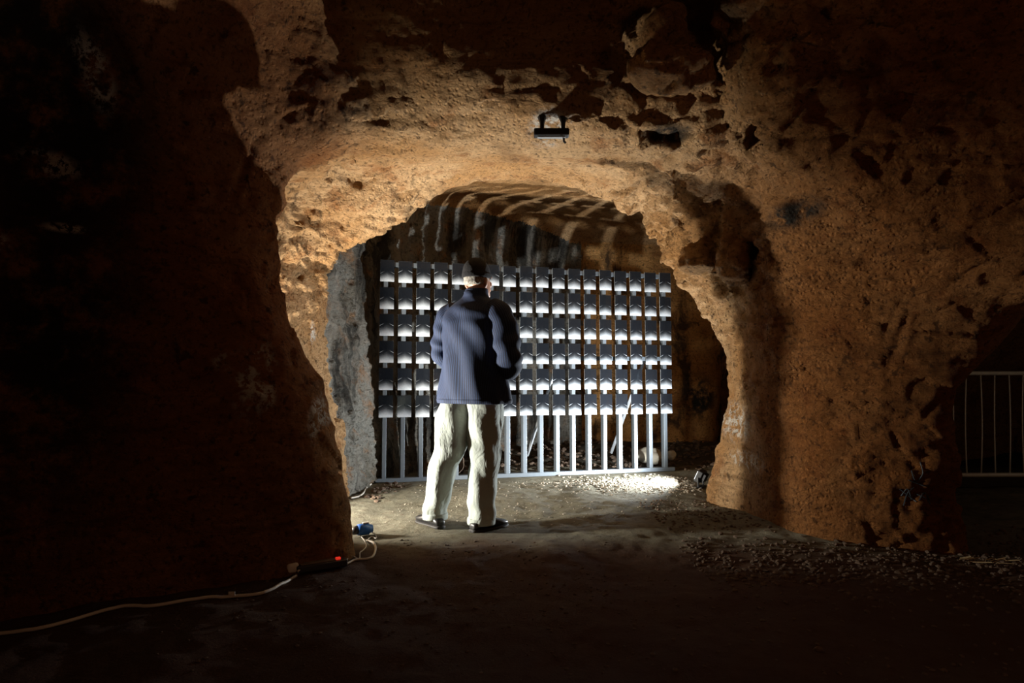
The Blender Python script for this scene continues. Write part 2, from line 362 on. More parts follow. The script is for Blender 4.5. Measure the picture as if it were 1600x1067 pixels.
def vnormals(V, Fc):
    n = np.cross(V[Fc[:, 2]]-V[Fc[:, 0]], V[Fc[:, 3]]-V[Fc[:, 1]]); N = np.zeros_like(V)
    for k in range(4):
        for a in range(3): N[:, a] += np.bincount(Fc[:, k], n[:, a], len(V))
    return N/(np.linalg.norm(N, axis=1)[:, None]+1e-9)
def smooth_mesh(V, Fc, it):
    for _ in range(it):
        A = np.zeros_like(V); c = np.zeros(len(V))
        for k in range(4):
            j = Fc[:, (k+1) % 4]; i = Fc[:, k]
            for a in range(3): A[:, a] += np.bincount(i, V[j, a], len(V))+np.bincount(j, V[i, a], len(V))
            c += np.bincount(i, minlength=len(V))+np.bincount(j, minlength=len(V))
        V = V*.4+.6*A/c[:, None]
    return V
V = smooth_mesh(V, Fc, 3); N0 = vnormals(V, Fc)
# orient: normals must look into the void (towards lower S)
j = len(V)//2
pr = V+N0*.1; ii = np.clip(((pr-np.array([gx[0], gy[0], gz[0]]))/VX).astype(int), 0, np.array(S.shape)-1)
if np.mean(S[ii[:, 0], ii[:, 1], ii[:, 2]]) > 0: Fc = Fc[:, ::-1].copy(); N0 = -N0
# subdivide the part the photograph looks at most closely
def subdivide(V, Fc, mask):
    F1 = Fc[mask]; F0 = Fc[~mask]
    e = np.concatenate([np.stack([F1[:, k], F1[:, (k+1) % 4]], 1) for k in range(4)]); es = np.sort(e, 1)
    key = es[:, 0].astype(np.int64)*len(V)+es[:, 1]; uq, inv = np.unique(key, return_inverse=True)
    ev = np.stack([uq//len(V), uq % len(V)], 1); mid = V[ev].mean(1); cen = V[F1].mean(1)
    n0 = len(V); n1 = n0+len(mid); m = [inv[k*len(F1):(k+1)*len(F1)]+n0 for k in range(4)]; c = np.arange(len(F1))+n1
    V2_ = np.concatenate([V, mid, cen]); q = []
    for k in range(4): q.append(np.stack([F1[:, k], m[k], c, m[(k-1) % 4]], 1))
    return V2_, F0, np.concatenate(q), uq
fc = V[Fc].mean(1); fu = fc[:, 0]/np.maximum(fc[:, 1], .1); fv = (fc[:, 2]-1)/np.maximum(fc[:, 1], .1)
fn = np.cross(V[Fc[:, 2]]-V[Fc[:, 0]], V[Fc[:, 3]]-V[Fc[:, 1]])
see = (abs(fu) < .9) & (fv > -.5) & (fv < .66) & (fc[:, 1] > 2.2) & (fc[:, 1] < 6.2) & ((fn*(fc-np.array([0, 0, 1.]))).sum(1) < 0)
V, FA, FB, _ = subdivide(V, Fc, see); nA = len(FA); Fall = np.concatenate([FA, FB])
V = smooth_mesh(V, Fall, 1)
N0 = vnormals(V, Fall)
# cracks and ledges: real grooves along lines on the rock
BV0 = BVHTree.FromPolygons([tuple(v) for v in V], [tuple(int(a) for a in f) for f in Fall])
CR = [([(1322, 705), (1350, 740), (1395, 790), (1425, 835)], .030, .022), ([(1300, 738), (1335, 705), (1400, 668)], .03, .02), ([(1400, 675), (1415, 715), (1432, 735)], .035, .026), ([(1290, 668), (1310, 648)], .05, .03),
      ([(1350, 640), (1372, 615)], .04, .022), ([(1430, 590), (1460, 565)], .04, .022), ([(1390, 560), (1425, 480)], .03, .02), ([(1455, 470), (1490, 440), (1560, 415)], .03, .022), ([(1280, 470), (1340, 510)], .03, .016),
      ([(640, 180), (665, 190), (700, 212)], .03, .018), ([(700, 300), (728, 252), (735, 225)], .02, .016), ([(735, 215), (680, 212), (610, 222)], .03, .016), ([(520, 262), (560, 285), (600, 275)], .05, .022), ([(480, 350), (500, 330), (540, 360), (548, 368)], .035, .018),
      ([(900, 190), (960, 232), (1060, 240)], .03, .018), ([(985, 205), (1070, 225)], .07, .03), ([(1110, 290), (1170, 262)], .03, .02), ([(1190, 205), (1170, 215)], .06, .03), ([(560, 310), (640, 300), (690, 315)], .02, .010),
      ([(1030, 372), (1080, 385), (1120, 400)], .02, .014), ([(1050, 410), (1100, 430), (1130, 425)], .025, .016), ([(1070, 440), (1120, 460)], .02, .012), ([(760, 165), (830, 182), (930, 196)], .03, .014), ([(1250, 330), (1290, 345)], .08, .04),
      ([(1140, 40), (1250, 20), (1380, 30)], .05, .02), ([(1160, 190), (1300, 170), (1450, 150), (1590, 165)], .06, .028), ([(1290, 390), (1360, 330), (1460, 300)], .04, .022), ([(380, 430), (392, 480), (395, 540)], .04, .012), ([(360, 300), (400, 220), (470, 170)], .05, .022)]
GRV = np.zeros(len(V))
for px_, wd, dp in CR:
    pts = []
    for a, b in zip(px_, px_[1:]):
        for k in range(4):
            f = k/4; h_ = BV0.ray_cast(Vector((0, 0, CAMZ)), ray(a[0]+(b[0]-a[0])*f, a[1]+(b[1]-a[1])*f))[0]
            if h_ is not None: pts.append(np.array(h_))
    for a, b in zip(pts, pts[1:]):
        if np.linalg.norm(b-a) > .6: continue
        e = b-a; near = np.where(np.abs(V-(a+b)/2).max(1) < .35)[0]; q = V[near]
        q = q+.03*np.stack([vnoise(q, .13, 1), vnoise(q, .13, 2), vnoise(q, .13, 3)], 1)
        t_ = np.clip(((q-a)@e)/(e@e+1e-9), 0, 1); d = np.linalg.norm(q-a-t_[:, None]*e, axis=1)
        GRV[near] = np.maximum(GRV[near], dp*(.4 if a[0] > 1.6 else 1.)*np.clip(1-d/(wd*(.6+.5*vnoise(q, .2, 0))+.004), 0, 1)**.7)
# relief
def relief(V, N):
    pw = V+.05*np.stack([vnoise(V, .35, 1), vnoise(V, .35, 2), vnoise(V, .35, 3)], 1)
    f1, e1 = facets(pw*np.array([1, 1, 1.7]), .42); f2, e2 = facets(pw*np.array([1, 1, 1.5]), .15)
    d = .030*vnoise(V, .75, 0)+.020*vnoise(V, .3, 1, 3.3)+.035*(f1*.6)+.018*f2
    d -= .014*np.clip(1-e1/.10, 0, 1)*np.clip(.6+vnoise(V, .8, 2), 0, 1)
    d += .012*vnoise(V, .10, 2)+.010*vnoise(V, .055, 3)+.010*vnoise(V*np.array([1, 1, 2.4]), .16, 0, 5.)-.012*np.clip(vnoise(V, .12, 1, 9.)-.35, 0, 1)+.004*vnoise(V*np.array([1, 1, 3]), .06, 1)
    rough = np.clip(.85+.7*vnoise(V, 1.4, 3, 7.), .35, 1.5)
    lf = np.clip((-V[:, 0]-.6)/.4, 0, 1)*np.clip((4.2-V[:, 1])/.4, 0, 1); rough = rough*(1-.45*lf)
    rt = np.clip((V[:, 0]-1.5)/.4, 0, 1)*np.clip((4.4-V[:, 1])/.3, 0, 1); rough = rough*(1-.38*rt); d += rt*(.006*f1+.005*f2-.007*np.clip(1-e2/.12, 0, 1)*np.clip(.3+vnoise(V, .5, 1), 0, 1))
    bc = np.clip((V[:, 1]-5.6)/.3, 0, 1)*np.clip((V[:, 2]-2.5)/.3, 0, 1); rough = rough*(1-.8*bc)
    ll = np.clip((-V[:, 0]-1.3)/.15, 0, 1)*np.clip((V[:, 1]-4.1)/.2, 0, 1)*np.clip((5.5-V[:, 1])/.2, 0, 1)*np.clip((2.0-V[:, 2])/.5, 0, 1); rough = rough*(1-.6*ll)
    arch = np.clip((V[:, 2]-1.5)/.4, 0, 1)*np.clip((5.6-V[:, 1])/.3, 0, 1)*np.clip((V[:, 1]-3.4)/.3, 0, 1)
    q = V*np.array([1, 1, 2.2]); led = np.abs(vnoise(q, .28, 0, 2.)+.5*vnoise(q, .12, 3)); d += arch*(1-ll)*(.030*np.minimum(led*2.2, 1)-.016+.010*f2)
    return V+N*(d*rough-GRV)[:, None]
V = relief(V, N0)
NV = vnormals(V, Fall)
fc = V[Fall].mean(1); fn0 = N0[Fall].mean(1)
keep = fc[:, 2] > -.30
nzs = fn0[:, 2]
cls = np.full(len(Fall), 3)                                 # wall_right
cls[fc[:, 0] < -.1] = 2                                     # wall_left
bk = (fc[:, 1] > 5.44) & (fc[:, 0] < 1.02); cls[bk] = 4
bo = (fc[:, 1] > 8.2) & (fc[:, 0] >= 1.02); cls[bo] = 5
cls[(nzs < -.5) & (fc[:, 2] > 1.55)] = 1
cls[(fc[:, 2] > 2.0+.0*fc[:, 1]) & (fc[:, 1] < 5.6) & (fc[:, 0] > -1.45) & (fc[:, 0] < 1.35)] = 1
def submesh(name, mask, mats):
    f = Fall[mask & keep]; u, inv = np.unique(f, return_inverse=True); f = inv.reshape(-1, 4)
    me = bpy.data.meshes.new(name); me.vertices.add(len(u)); me.vertices.foreach_set('co', V[u].ravel())
    me.loops.add(len(f)*4); me.loops.foreach_set('vertex_index', f.ravel().astype(np.int32))
    me.polygons.add(len(f)); me.polygons.foreach_set('loop_start', np.arange(0, len(f)*4, 4, dtype=np.int32))
    me.update(calc_edges=True); me.validate(); me.polygons.foreach_set('use_smooth', np.ones(len(me.polygons), bool))
    if len(me.vertices) == len(u): me.normals_split_custom_set_from_vertices([tuple(n) for n in NV[u]])
    o = link(name, me, mats); o['kind'] = 'structure'; return o
ceiling = submesh('ceiling', cls == 1, None)
wall_left = submesh('wall_left', cls == 2, None)
wall_right = submesh('wall_right', cls == 3, None)
wall_back = submesh('wall_back', cls == 4, M['rock_back'])
wall_far = submesh('wall_back.001', cls == 5, M['rock_back_orange'])
BV = BVHTree.FromPolygons([tuple(v) for v in V], [tuple(int(a) for a in f) for f in Fall])
def hit(u, v):
    h = BV.ray_cast(Vector((0, 0, CAMZ)), ray(u, v)); return h[0], h[1]
def hp(u, v):
    return hit(u, v)[0] or P(u, v, 3.5)
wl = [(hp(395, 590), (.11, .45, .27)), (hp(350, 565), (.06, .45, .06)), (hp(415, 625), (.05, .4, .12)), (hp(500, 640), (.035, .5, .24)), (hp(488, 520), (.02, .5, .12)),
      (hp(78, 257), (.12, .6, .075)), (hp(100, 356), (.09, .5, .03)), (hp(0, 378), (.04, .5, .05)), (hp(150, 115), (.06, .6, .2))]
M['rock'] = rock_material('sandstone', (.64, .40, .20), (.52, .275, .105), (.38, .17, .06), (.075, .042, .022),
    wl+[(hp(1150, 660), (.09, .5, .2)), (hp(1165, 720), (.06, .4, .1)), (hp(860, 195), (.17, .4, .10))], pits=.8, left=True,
    dark_spots=[(P(20, 450, 2.6), (.55, .9, 1.6)), (P(60, 150, 2.7), (.5, .9, .9)), (hp(1240, 335), (.2, .4, .1)), (hp(1040, 215), (.22, .3, .06))])  # dark blotches on the far left rock and in two carved hollows
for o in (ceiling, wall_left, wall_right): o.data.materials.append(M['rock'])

# ---------------------------------------------------------------- floor
def floor_h(x, y):
    p = np.stack([x, y, np.zeros_like(x)], 1)
    h = .022*vnoise(p, .9, 0)+.012*vnoise(p, .3, 1)+.006*vnoise(p, .11, 2)+.004*vnoise(p, .055, 3)
    h += np.clip((y-7.3)/1.0, 0, 1)*(.05+.05*vnoise(p, .35, 1))
    h -= .012*np.clip((4.0-y)/.5, 0, 1)
    flat = np.exp(-((x+.2)/.5)**2-((y-4.25)/.3)**2); h *= 1-.8*flat
    dd = abs((x+1.27)*-.257+(y-6.15)*.966); h *= 1-.85*np.exp(-(dd/.16)**2)*((x > -1.6) & (x < 2.1))
    return h
def fh(x, y): return float(floor_h(np.array([float(x)]), np.array([float(y)]))[0])
ys = [-1.0]
while ys[-1] < 11: ys.append(ys[-1]+(.05 if ys[-1] < 1.8 else .022 if ys[-1] < 7 else .035))
xs = [-4.2]
while xs[-1] < 6.5: xs.append(xs[-1]+(.024 if -2.6 < xs[-1] < 3.8 else .045))
XX, YY = np.meshgrid(xs, ys, indexing='ij'); Z = floor_h(XX.ravel(), YY.ravel())
me = bpy.data.meshes.new('floor'); vv = np.stack([XX.ravel(), YY.ravel(), Z], 1); me.vertices.add(len(vv)); me.vertices.foreach_set('co', vv.ravel())
a = (np.arange(len(xs)-1)[:, None]*len(ys)+np.arange(len(ys)-1)[None]).ravel(); ff = np.stack([a, a+len(ys), a+len(ys)+1, a+1], 1)
me.loops.add(len(ff)*4); me.loops.foreach_set('vertex_index', ff.ravel().astype(np.int32)); me.polygons.add(len(ff)); me.polygons.foreach_set('loop_start', np.arange(0, len(ff)*4, 4, dtype=np.int32))
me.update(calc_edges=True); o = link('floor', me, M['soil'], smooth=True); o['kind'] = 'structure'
def ground(u, v):
    d = ray(u, v); t_ = -CAMZ/d.z; p = Vector((0, 0, CAMZ))+d*t_; p.z = fh(p.x, p.y); return p

# ---------------------------------------------------------------- gravel
def stone_mesh(n_sub=1, seed=0, flat=.7):
    bm = bmesh.new(); bmesh.ops.create_icosphere(bm, subdivisions=n_sub, radius=1); r = random.Random(seed)
    o3 = Vector((r.random()*9, r.random()*9, r.random()*9))
    for v in bm.verts:
        q = np.array([list(v.co*.8+o3)]); v.co *= 1+.35*float(vnoise(q, .8, 0)[0])+.12*float(vnoise(q, .3, 1)[0]); v.co.z *= flat
    return bm
def free(x, y, m=.04):
    i = int((x-gx[0])/VX); j = int((y-gy[0])/VX); k = int((.08-gz[0])/VX)
    return S[i, j, k] < -m
def gravel(name, spots, mat, label):
    spots = [q for q in spots if free(q[0], q[1], q[2]+.05)]
    bms = stone_mesh(1, 3); bv = np.array([v.co[:] for v in bms.verts]); bms.faces.ensure_lookup_table(); bf = np.array([[v.index for v in f.verts] for f in bms.faces]); bms.free()
    Vs, Fs = [], []
    for k, (x, y, s) in enumerate(spots):
        a = random.random()*6.28; ca, sa = math.cos(a), math.sin(a); R = np.array([[ca, -sa, 0], [sa, ca, 0], [0, 0, 1]])
        q = bv*np.array([s*random.uniform(.7, 1.3), s*random.uniform(.6, 1.1), s*random.uniform(.5, 1)]); Vs.append(q@R.T+np.array([x, y, fh(x, y)+s*.2])); Fs.append(bf+k*len(bv))
    me = bpy.data.meshes.new(name); me.from_pydata(np.concatenate(Vs).tolist(), [], np.concatenate(Fs).tolist()); o = link(name, me, mat); tag(o, label, 'gravel', kind='stuff'); return o
sp = []
for _ in range(1500): sp.append((random.gauss(1.25, .38), random.gauss(6.1, .22), random.uniform(.005, .017)))
for _ in range(700): sp.append((random.uniform(-.9, 1.9), random.uniform(4.4, 6.3), random.uniform(.003, .009)))
gravel('gravel', [s for s in sp if s[0] < 1.75], simple('gravel_stone', (.30, .26, .20), .9, 0, 12, .5), 'pale loose gravel in the pool of light before the display stand')
sp = []
for _ in range(1600): sp.append((random.uniform(1.0, 3.6), random.gauss(3.55, .3), random.uniform(.005, .02)))
for _ in range(900): sp.append((random.uniform(-1.4, 3.2), random.uniform(2.2, 4.0), random.uniform(.004, .012)))
for _ in range(400): sp.append((random.uniform(1.0, 2.0), random.uniform(4.2, 5.3), random.uniform(.005, .016)))
gravel('gravel', sp, M['stone'], 'dark loose stones and earth clods along the foot of the right pillar')
sp = []
for _ in range(900): sp.append((random.uniform(-1.0, 3.0), random.uniform(7.0, 9.3), random.uniform(.01, .05)))
for _ in range(120): sp.append((random.gauss(-1.25, .1), random.gauss(5.9, .25), random.uniform(.01, .035)))
gravel('rubble', sp, M['stone'], 'brown rubble on the ground behind the display stand')

def boulder(name, c, r, seed, mat, label, flat=.8):
    bm = stone_mesh(3, seed, flat)
    for v in bm.verts: v.co = Vector((v.co.x*r[0], v.co.y*r[1], v.co.z*r[2]))
    o = obj(name, bm, mat, None, True); o.location = c; tag(o, label, 'stone'); return o
boulder('boulder', (1.56, 7.25, .13), (.15, .12, .12), 21, M['pale_stone'], 'pale rounded boulder lying behind the right end of the display stand')
boulder('boulder', (1.80, 7.3, .12), (.05, .05, .075), 9, M['pale_stone'], 'small pale stone just right of the rounded boulder')
boulder('boulder', (-.62, 6.75, .12), (.13, .12, .17), 12, M['stone'], 'rough brown rock behind the stand, seen between the man\'s legs')

# ---------------------------------------------------------------- display stand with its translucent film panels
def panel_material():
    t = NT('film_sheet'); uvn = t.n('ShaderNodeTexCoord').outputs['UV']; sx = t.n('ShaderNodeSeparateXYZ'); t.l(uvn, sx.inputs[0]); u, v = sx.outputs[0], sx.outputs[1]
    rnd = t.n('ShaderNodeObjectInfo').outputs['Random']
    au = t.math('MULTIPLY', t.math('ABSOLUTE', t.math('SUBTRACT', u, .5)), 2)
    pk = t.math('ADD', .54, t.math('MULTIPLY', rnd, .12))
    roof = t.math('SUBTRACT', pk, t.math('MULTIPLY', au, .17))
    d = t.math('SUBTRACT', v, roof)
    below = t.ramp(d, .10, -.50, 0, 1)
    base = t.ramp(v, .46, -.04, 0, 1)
    g = t.math('ADD', t.math('MULTIPLY', below, .62), t.math('MULTIPLY', base, .42))  # panel colour runs from dark at the top to pale at the bottom
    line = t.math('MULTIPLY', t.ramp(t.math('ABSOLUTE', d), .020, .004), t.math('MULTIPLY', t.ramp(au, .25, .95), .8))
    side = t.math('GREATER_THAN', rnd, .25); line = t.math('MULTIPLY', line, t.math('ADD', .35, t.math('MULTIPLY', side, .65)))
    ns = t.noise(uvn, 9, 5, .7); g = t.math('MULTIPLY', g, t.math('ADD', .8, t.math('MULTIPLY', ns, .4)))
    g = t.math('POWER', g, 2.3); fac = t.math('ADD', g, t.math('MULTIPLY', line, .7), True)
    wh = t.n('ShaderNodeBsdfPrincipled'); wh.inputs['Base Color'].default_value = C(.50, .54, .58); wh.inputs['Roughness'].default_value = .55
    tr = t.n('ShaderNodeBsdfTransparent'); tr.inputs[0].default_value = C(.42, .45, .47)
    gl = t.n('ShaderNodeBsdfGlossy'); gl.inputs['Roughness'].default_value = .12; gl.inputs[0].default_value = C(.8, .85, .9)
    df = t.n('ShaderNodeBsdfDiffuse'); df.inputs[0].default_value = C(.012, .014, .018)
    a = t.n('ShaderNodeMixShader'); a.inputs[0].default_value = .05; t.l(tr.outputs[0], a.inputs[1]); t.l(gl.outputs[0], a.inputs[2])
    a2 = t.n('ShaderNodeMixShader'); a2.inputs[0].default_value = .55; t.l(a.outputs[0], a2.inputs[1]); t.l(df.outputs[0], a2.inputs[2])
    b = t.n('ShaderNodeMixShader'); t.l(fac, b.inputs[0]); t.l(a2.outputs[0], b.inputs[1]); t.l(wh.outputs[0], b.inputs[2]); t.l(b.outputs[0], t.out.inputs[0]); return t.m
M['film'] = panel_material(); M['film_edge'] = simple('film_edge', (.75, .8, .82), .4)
FA_, FB_ = Vector((-1.275, 6.15, 0)), Vector((1.735, 6.95, 0)); fd = (FB_-FA_).normalized(); ang = math.atan2(fd.y, fd.x); flen = (FB_-FA_).length
stand = empty('display_stand', FA_, ang)
tag(stand, 'grey steel stand of upright posts carrying six rows of small black and white film panels', 'display')
# local frame: x along the stand, y backwards, z up
PW, PH = .134, .211; NC = 18; pitch = (flen-PW)/(NC-1); ztop = P(592, 406, 6.15).z; rp = .2625
bm = bmesh.new(); box(bm, (0, 0, 0), (.040, .075, ztop-.04-.03), bevel=.003); pm = bpy.data.meshes.new('post'); bm.to_mesh(pm); bm.free(); pm.materials.append(M['steel'])
for c in range(NC):
    x = PW/2-.012+c*pitch; o = bpy.data.objects.new('post', pm); COL.objects.link(o); o.parent = stand; o.location = (x, .045, .04+(ztop-.07)/2)
bm = bmesh.new(); box(bm, (flen/2, .045, .022), (flen+.05, .078, .040), bevel=.003); obj('bottom_rail', bm, M['steel'], stand)
bm = bmesh.new(); box(bm, (flen/2, .050, ztop-.035), (flen-.02, .06, .045), bevel=.003); obj('top_rail', bm, M['steel'], stand)
bm = bmesh.new(); box(bm, (flen/2+.7, .105, ztop-.935), (flen-1.4, .035, .045), bevel=.003); obj('middle_rail', bm, M['steel'], stand)
for x, z1, dx, dy in ((2.845, 1.22, -.18, .62), (1.80, 1.05, -.14, .62)):
    bm = bmesh.new(); tube(bm, [(x, .10, z1), (x+dx, dy, .14)], .018, 6); obj('brace', bm, M['brace'], stand)
bm = bmesh.new()
vs = []
uvl = bm.loops.layers.uv.new('uv'); T = .003
q = [bm.verts.new(p) for p in ((-PW/2, -T/2, -PH/2), (PW/2, -T/2, -PH/2), (PW/2, -T/2, PH/2), (-PW/2, -T/2, PH/2), (-PW/2, T/2, -PH/2), (PW/2, T/2, -PH/2), (PW/2, T/2, PH/2), (-PW/2, T/2, PH/2))]
fr = bm.faces.new((q[0], q[1], q[2], q[3])); bkf = bm.faces.new((q[5], q[4], q[7], q[6]))
for f in (fr, bkf):
    for lp in f.loops: lp[uvl].uv = ((lp.vert.co.x/PW)+.5, (lp.vert.co.z/PH)+.5)
for i in range(4):
    k = (i+1) % 4; f = bm.faces.new((q[i], q[i+4], q[k+4], q[k])); f.material_index = 1
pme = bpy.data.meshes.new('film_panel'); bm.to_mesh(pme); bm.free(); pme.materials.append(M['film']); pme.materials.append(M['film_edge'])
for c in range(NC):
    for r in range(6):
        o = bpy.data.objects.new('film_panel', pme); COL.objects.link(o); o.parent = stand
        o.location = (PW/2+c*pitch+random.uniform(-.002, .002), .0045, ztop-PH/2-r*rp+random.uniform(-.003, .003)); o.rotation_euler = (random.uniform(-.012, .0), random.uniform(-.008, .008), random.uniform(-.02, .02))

# ---------------------------------------------------------------- floodlight at the foot of the right pillar
fl = empty('floodlight', (1.75, 6.0, fh(1.75, 6.0)), math.radians(148)); tag(fl, 'small black floodlight on the floor by the right pillar, shining onto the gravel', 'lamp')
bm = bmesh.new(); rt = Matrix.Rotation(math.radians(-25), 3, 'Y'); box(bm, (0, 0, .105), (.05, .15, .11), rt, .006)
for k in range(5): box(bm, Vector((-.035, -.055+.027*k, .09)), (.03, .006, .08), rt)
obj('housing', bm, M['black_metal'], fl)
bm = bmesh.new(); box(bm, Vector((.0262, 0, .117)), (.002, .12, .08), rt); obj('lens', bm, M['lamp_glass'], fl)
bm = bmesh.new(); tube(bm, [(0, -.085, .10), (0, -.085, .012), (0, .085, .012), (0, .085, .10)], .008, 6); box(bm, (0, 0, .008), (.06, .16, .010)); obj('bracket', bm, M['black_metal'], fl)

# ---------------------------------------------------------------- black lamp fitting on the ceiling
h1, _ = hit(847, 186); h2, _ = hit(880, 186)
yb = min(h1.y, h2.y); b0 = P(834, 208, yb-.02); b1 = P(889, 208, yb-.02)
br = empty('ceiling_light_fitting', ((h1+h2)/2)); tag(br, 'black metal light fitting hanging from the rock ceiling on two short stems', 'light fitting')
off = Vector(br.location)
bm = bmesh.new(); c = (b0+b1)/2-off; box(bm, c, ((b1-b0).length, .06, .045), None, .008); obj('lamp_body', bm, M['black_metal'], br)
for u_, hh in ((847, h1), (880, h2)):
    x = P(u_, 200, yb-.02).x-off.x
    bm = bmesh.new(); tube(bm, [(x, c.y, c.z+.015), (x, c.y, c.z+.06), (hh.x-off.x, hh.y-off.y, hh.z-off.z+.03)], [.012, .014, .035], 8); obj('stem', bm, M['black_metal'], br)
bm = bmesh.new(); x = P(881, 215, yb-.02).x-off.x; tube(bm, [(x, c.y, c.z-.02), (x, c.y, c.z-.05), (x+.012, c.y, c.z-.06)], .007, 6); obj('hook', bm, M['black_metal'], br)
bm = bmesh.new(); box(bm, c+Vector((0, 0, -.024)), ((b1-b0).length*.8, .03, .012), None, .003); obj('diffuser', bm, M['brace'], br)

# ---------------------------------------------------------------- crowd barrier in the right passage
BY = 5.62; zt = P(1560, 583, BY).z; zb = P(1560, 742, BY).z
bar = empty('crowd_barrier', (3.50, BY, 0), math.radians(.5)); tag(bar, 'galvanised tubular crowd barrier with thin upright bars behind the right pillar', 'barrier')
bm = bmesh.new(); Wb = 2.2; rc = .09
pts = [(0, 0, zb), (0, 0, zt-rc), (.026, 0, zt-.026), (rc, 0, zt), (Wb-rc, 0, zt), (Wb-.026, 0, zt-.026), (Wb, 0, zt-rc), (Wb, 0, zb)]
tube(bm, pts, .019, 10); obj('frame', bm, M['barrier'], bar, True)
bm = bmesh.new(); tube(bm, [(0, 0, zb), (Wb, 0, zb)], .019, 10); obj('bottom_rail', bm, M['barrier'], bar, True)
k = 0; x = .11
while x < Wb-.05:
    bend = random.uniform(-.012, .012); lean = -.030 if 0.2 < x < 1.3 else -.01
    bm = bmesh.new(); tube(bm, [(x+lean*t_+bend*math.sin(math.pi*t_), 0, zt+(zb-zt)*t_) for t_ in (0, .2, .4, .6, .8, 1)], .0065, 6); obj('upright_bar', bm, M['barrier'], bar, True); x += .1255; k += 1
for x in (.10, Wb-.25):
    bm = bmesh.new(); tube(bm, [(x, -.28, .015), (x, -.2, .06), (x, 0, zb), (x, .2, .06), (x, .28, .015)], .016, 8); obj('foot', bm, M['barrier'], bar, True)

# ---------------------------------------------------------------- cables, power strip, plugs
def gpts(pix, up=.008):
    out = []
    for u, v in pix: p = ground(u, v); out.append(p+Vector((0, 0, up)))
    return out
def on_floor(pts, up):
    return [Vector((p.x, p.y, max(p.z, fh(p.x, p.y)+up))) for p in pts]
bm = bmesh.new(); tube(bm, on_floor(catmull(gpts([(-60, 993), (0, 988), (60, 983), (110, 972), (180, 952), (240, 946), (300, 936), (360, 928), (410, 922), (445, 908), (463, 896)])), .008), .0075, 8)
cb = obj('extension_cable', bm, M['cable'], None, True); tag(cb, 'pale extension cable snaking from the left edge over the dark floor to the power strip', 'cable')
bm = bmesh.new(); p = ground(362, 928); box(bm, p+Vector((0, 0, .018)), (.030, .002, .024), None); obj('cable_tag', bm, M['white_plastic'], cb)
p0 = ground(462, 893); p1 = ground(541, 881); dv = p1-p0; a = math.atan2(dv.y, dv.x); L = dv.length
ps = empty('power_strip', (p0+p1)/2+Vector((0, 0, .004)), a); tag(ps, 'black power strip with a glowing red switch at the foot of the left pillar', 'power strip')
bm = bmesh.new(); box(bm, (0, 0, .02), (L, .06, .036), None, .006); obj('strip_body', bm, M['black_plastic'], ps)
bm = bmesh.new(); box(bm, (-.02, 0, .041), (L*.7, .04, .006), None, .002); obj('socket_plate', bm, simple('brown_plastic', (.14, .09, .05), .5), ps)
bm = bmesh.new(); box(bm, (L/2-.045, 0, .044), (.026, .02, .012), None, .003); obj('red_switch', bm, M['red'], ps)['label'] = 'small glowing red switch'
p = ground(456, 893); pl = empty('plug', p, a); tag(pl, 'cream plug at the left end of the power strip', 'plug')
bm = bmesh.new(); box(bm, (0, 0, .035), (.062, .055, .05), None, .014); obj('plug_body', bm, M['white_plastic'], pl, True)
bm = bmesh.new(); tube(bm, [(.02, -.02, .03), (.028, -.04, .02)], .009, 8); obj('cord_grip', bm, M['white_plastic'], pl)
bm = bmesh.new(); tube(bm, on_floor(catmull(gpts([(541, 881), (556, 873), (572, 871), (583, 866), (587, 855), (583, 847), (573, 844)])), .006), .0065, 8)
tag(obj('power_cable', bm, M['cable'], None, True), 'pale cable looping from the power strip up to the blue connector', 'cable')
bm = bmesh.new(); tube(bm, on_floor(catmull(gpts([(540, 876), (548, 869), (561, 872), (563, 862), (572, 853), (568, 843), (562, 838)])), .012), .0035, 6)
tag(obj('thin_cable', bm, M['cable'], None, True), 'thin flex tangled beside the looping cable by the left pillar', 'cable')
bm = bmesh.new(); tube(bm, on_floor(catmull(gpts([(572, 846), (580, 839), (588, 841), (585, 835), (576, 833)])), .010), .0035, 6)
tag(obj('thin_cable', bm, M['cable'], None, True), 'short thin flex curling round the right of the blue connector', 'cable')
p = ground(571, 836); bc = empty('blue_connector', p, .5); tag(bc, 'blue round cable connector on the floor by the left pillar foot', 'connector')
bm = bmesh.new(); tube(bm, [(-.05, 0, .04), (-.03, 0, .04), (.02, 0, .04), (.022, 0, .04), (.045, 0, .04)], [.034, .036, .036, .028, .024], 14); obj('connector_body', bm, M['blue_plastic'], bc, True)
bm = bmesh.new(); tube(bm, [(-.085, 0, .035), (-.05, 0, .04)], [.022, .03], 12); obj('collar', bm, M['black_plastic'], bc, True)
bm = bmesh.new(); box(bm, (.0, 0, .08), (.04, .02, .008), None, .003); obj('catch', bm, M['white_plastic'], bc)
bm = bmesh.new(); tube(bm, on_floor(catmull(gpts([(548, 780), (560, 777), (568, 772), (572, 763), (580, 757)])), .006), .0075, 8)
tag(obj('short_cable', bm, M['cable'], None, True), 'pale cable end on the floor left of the display stand', 'cable')
# dead straw at the right pillar foot
bm = bmesh.new()
for k in range(14):
    x = 2.62+random.uniform(-.15, .12); y = 3.66+random.uniform(-.08, .06); an = random.uniform(-.6, .6); l_ = random.uniform(.04, .11); z = fh(x, y)+.008
    tube(bm, [(x, y, z), (x+l_*math.cos(an), y+l_*math.sin(an), z+random.uniform(0, .02))], .0018, 4)
tag(obj('straw', bm, simple('straw', (.5, .38, .2), .8)), 'scattered dry straw at the outer foot of the right pillar', 'straw', kind='stuff')
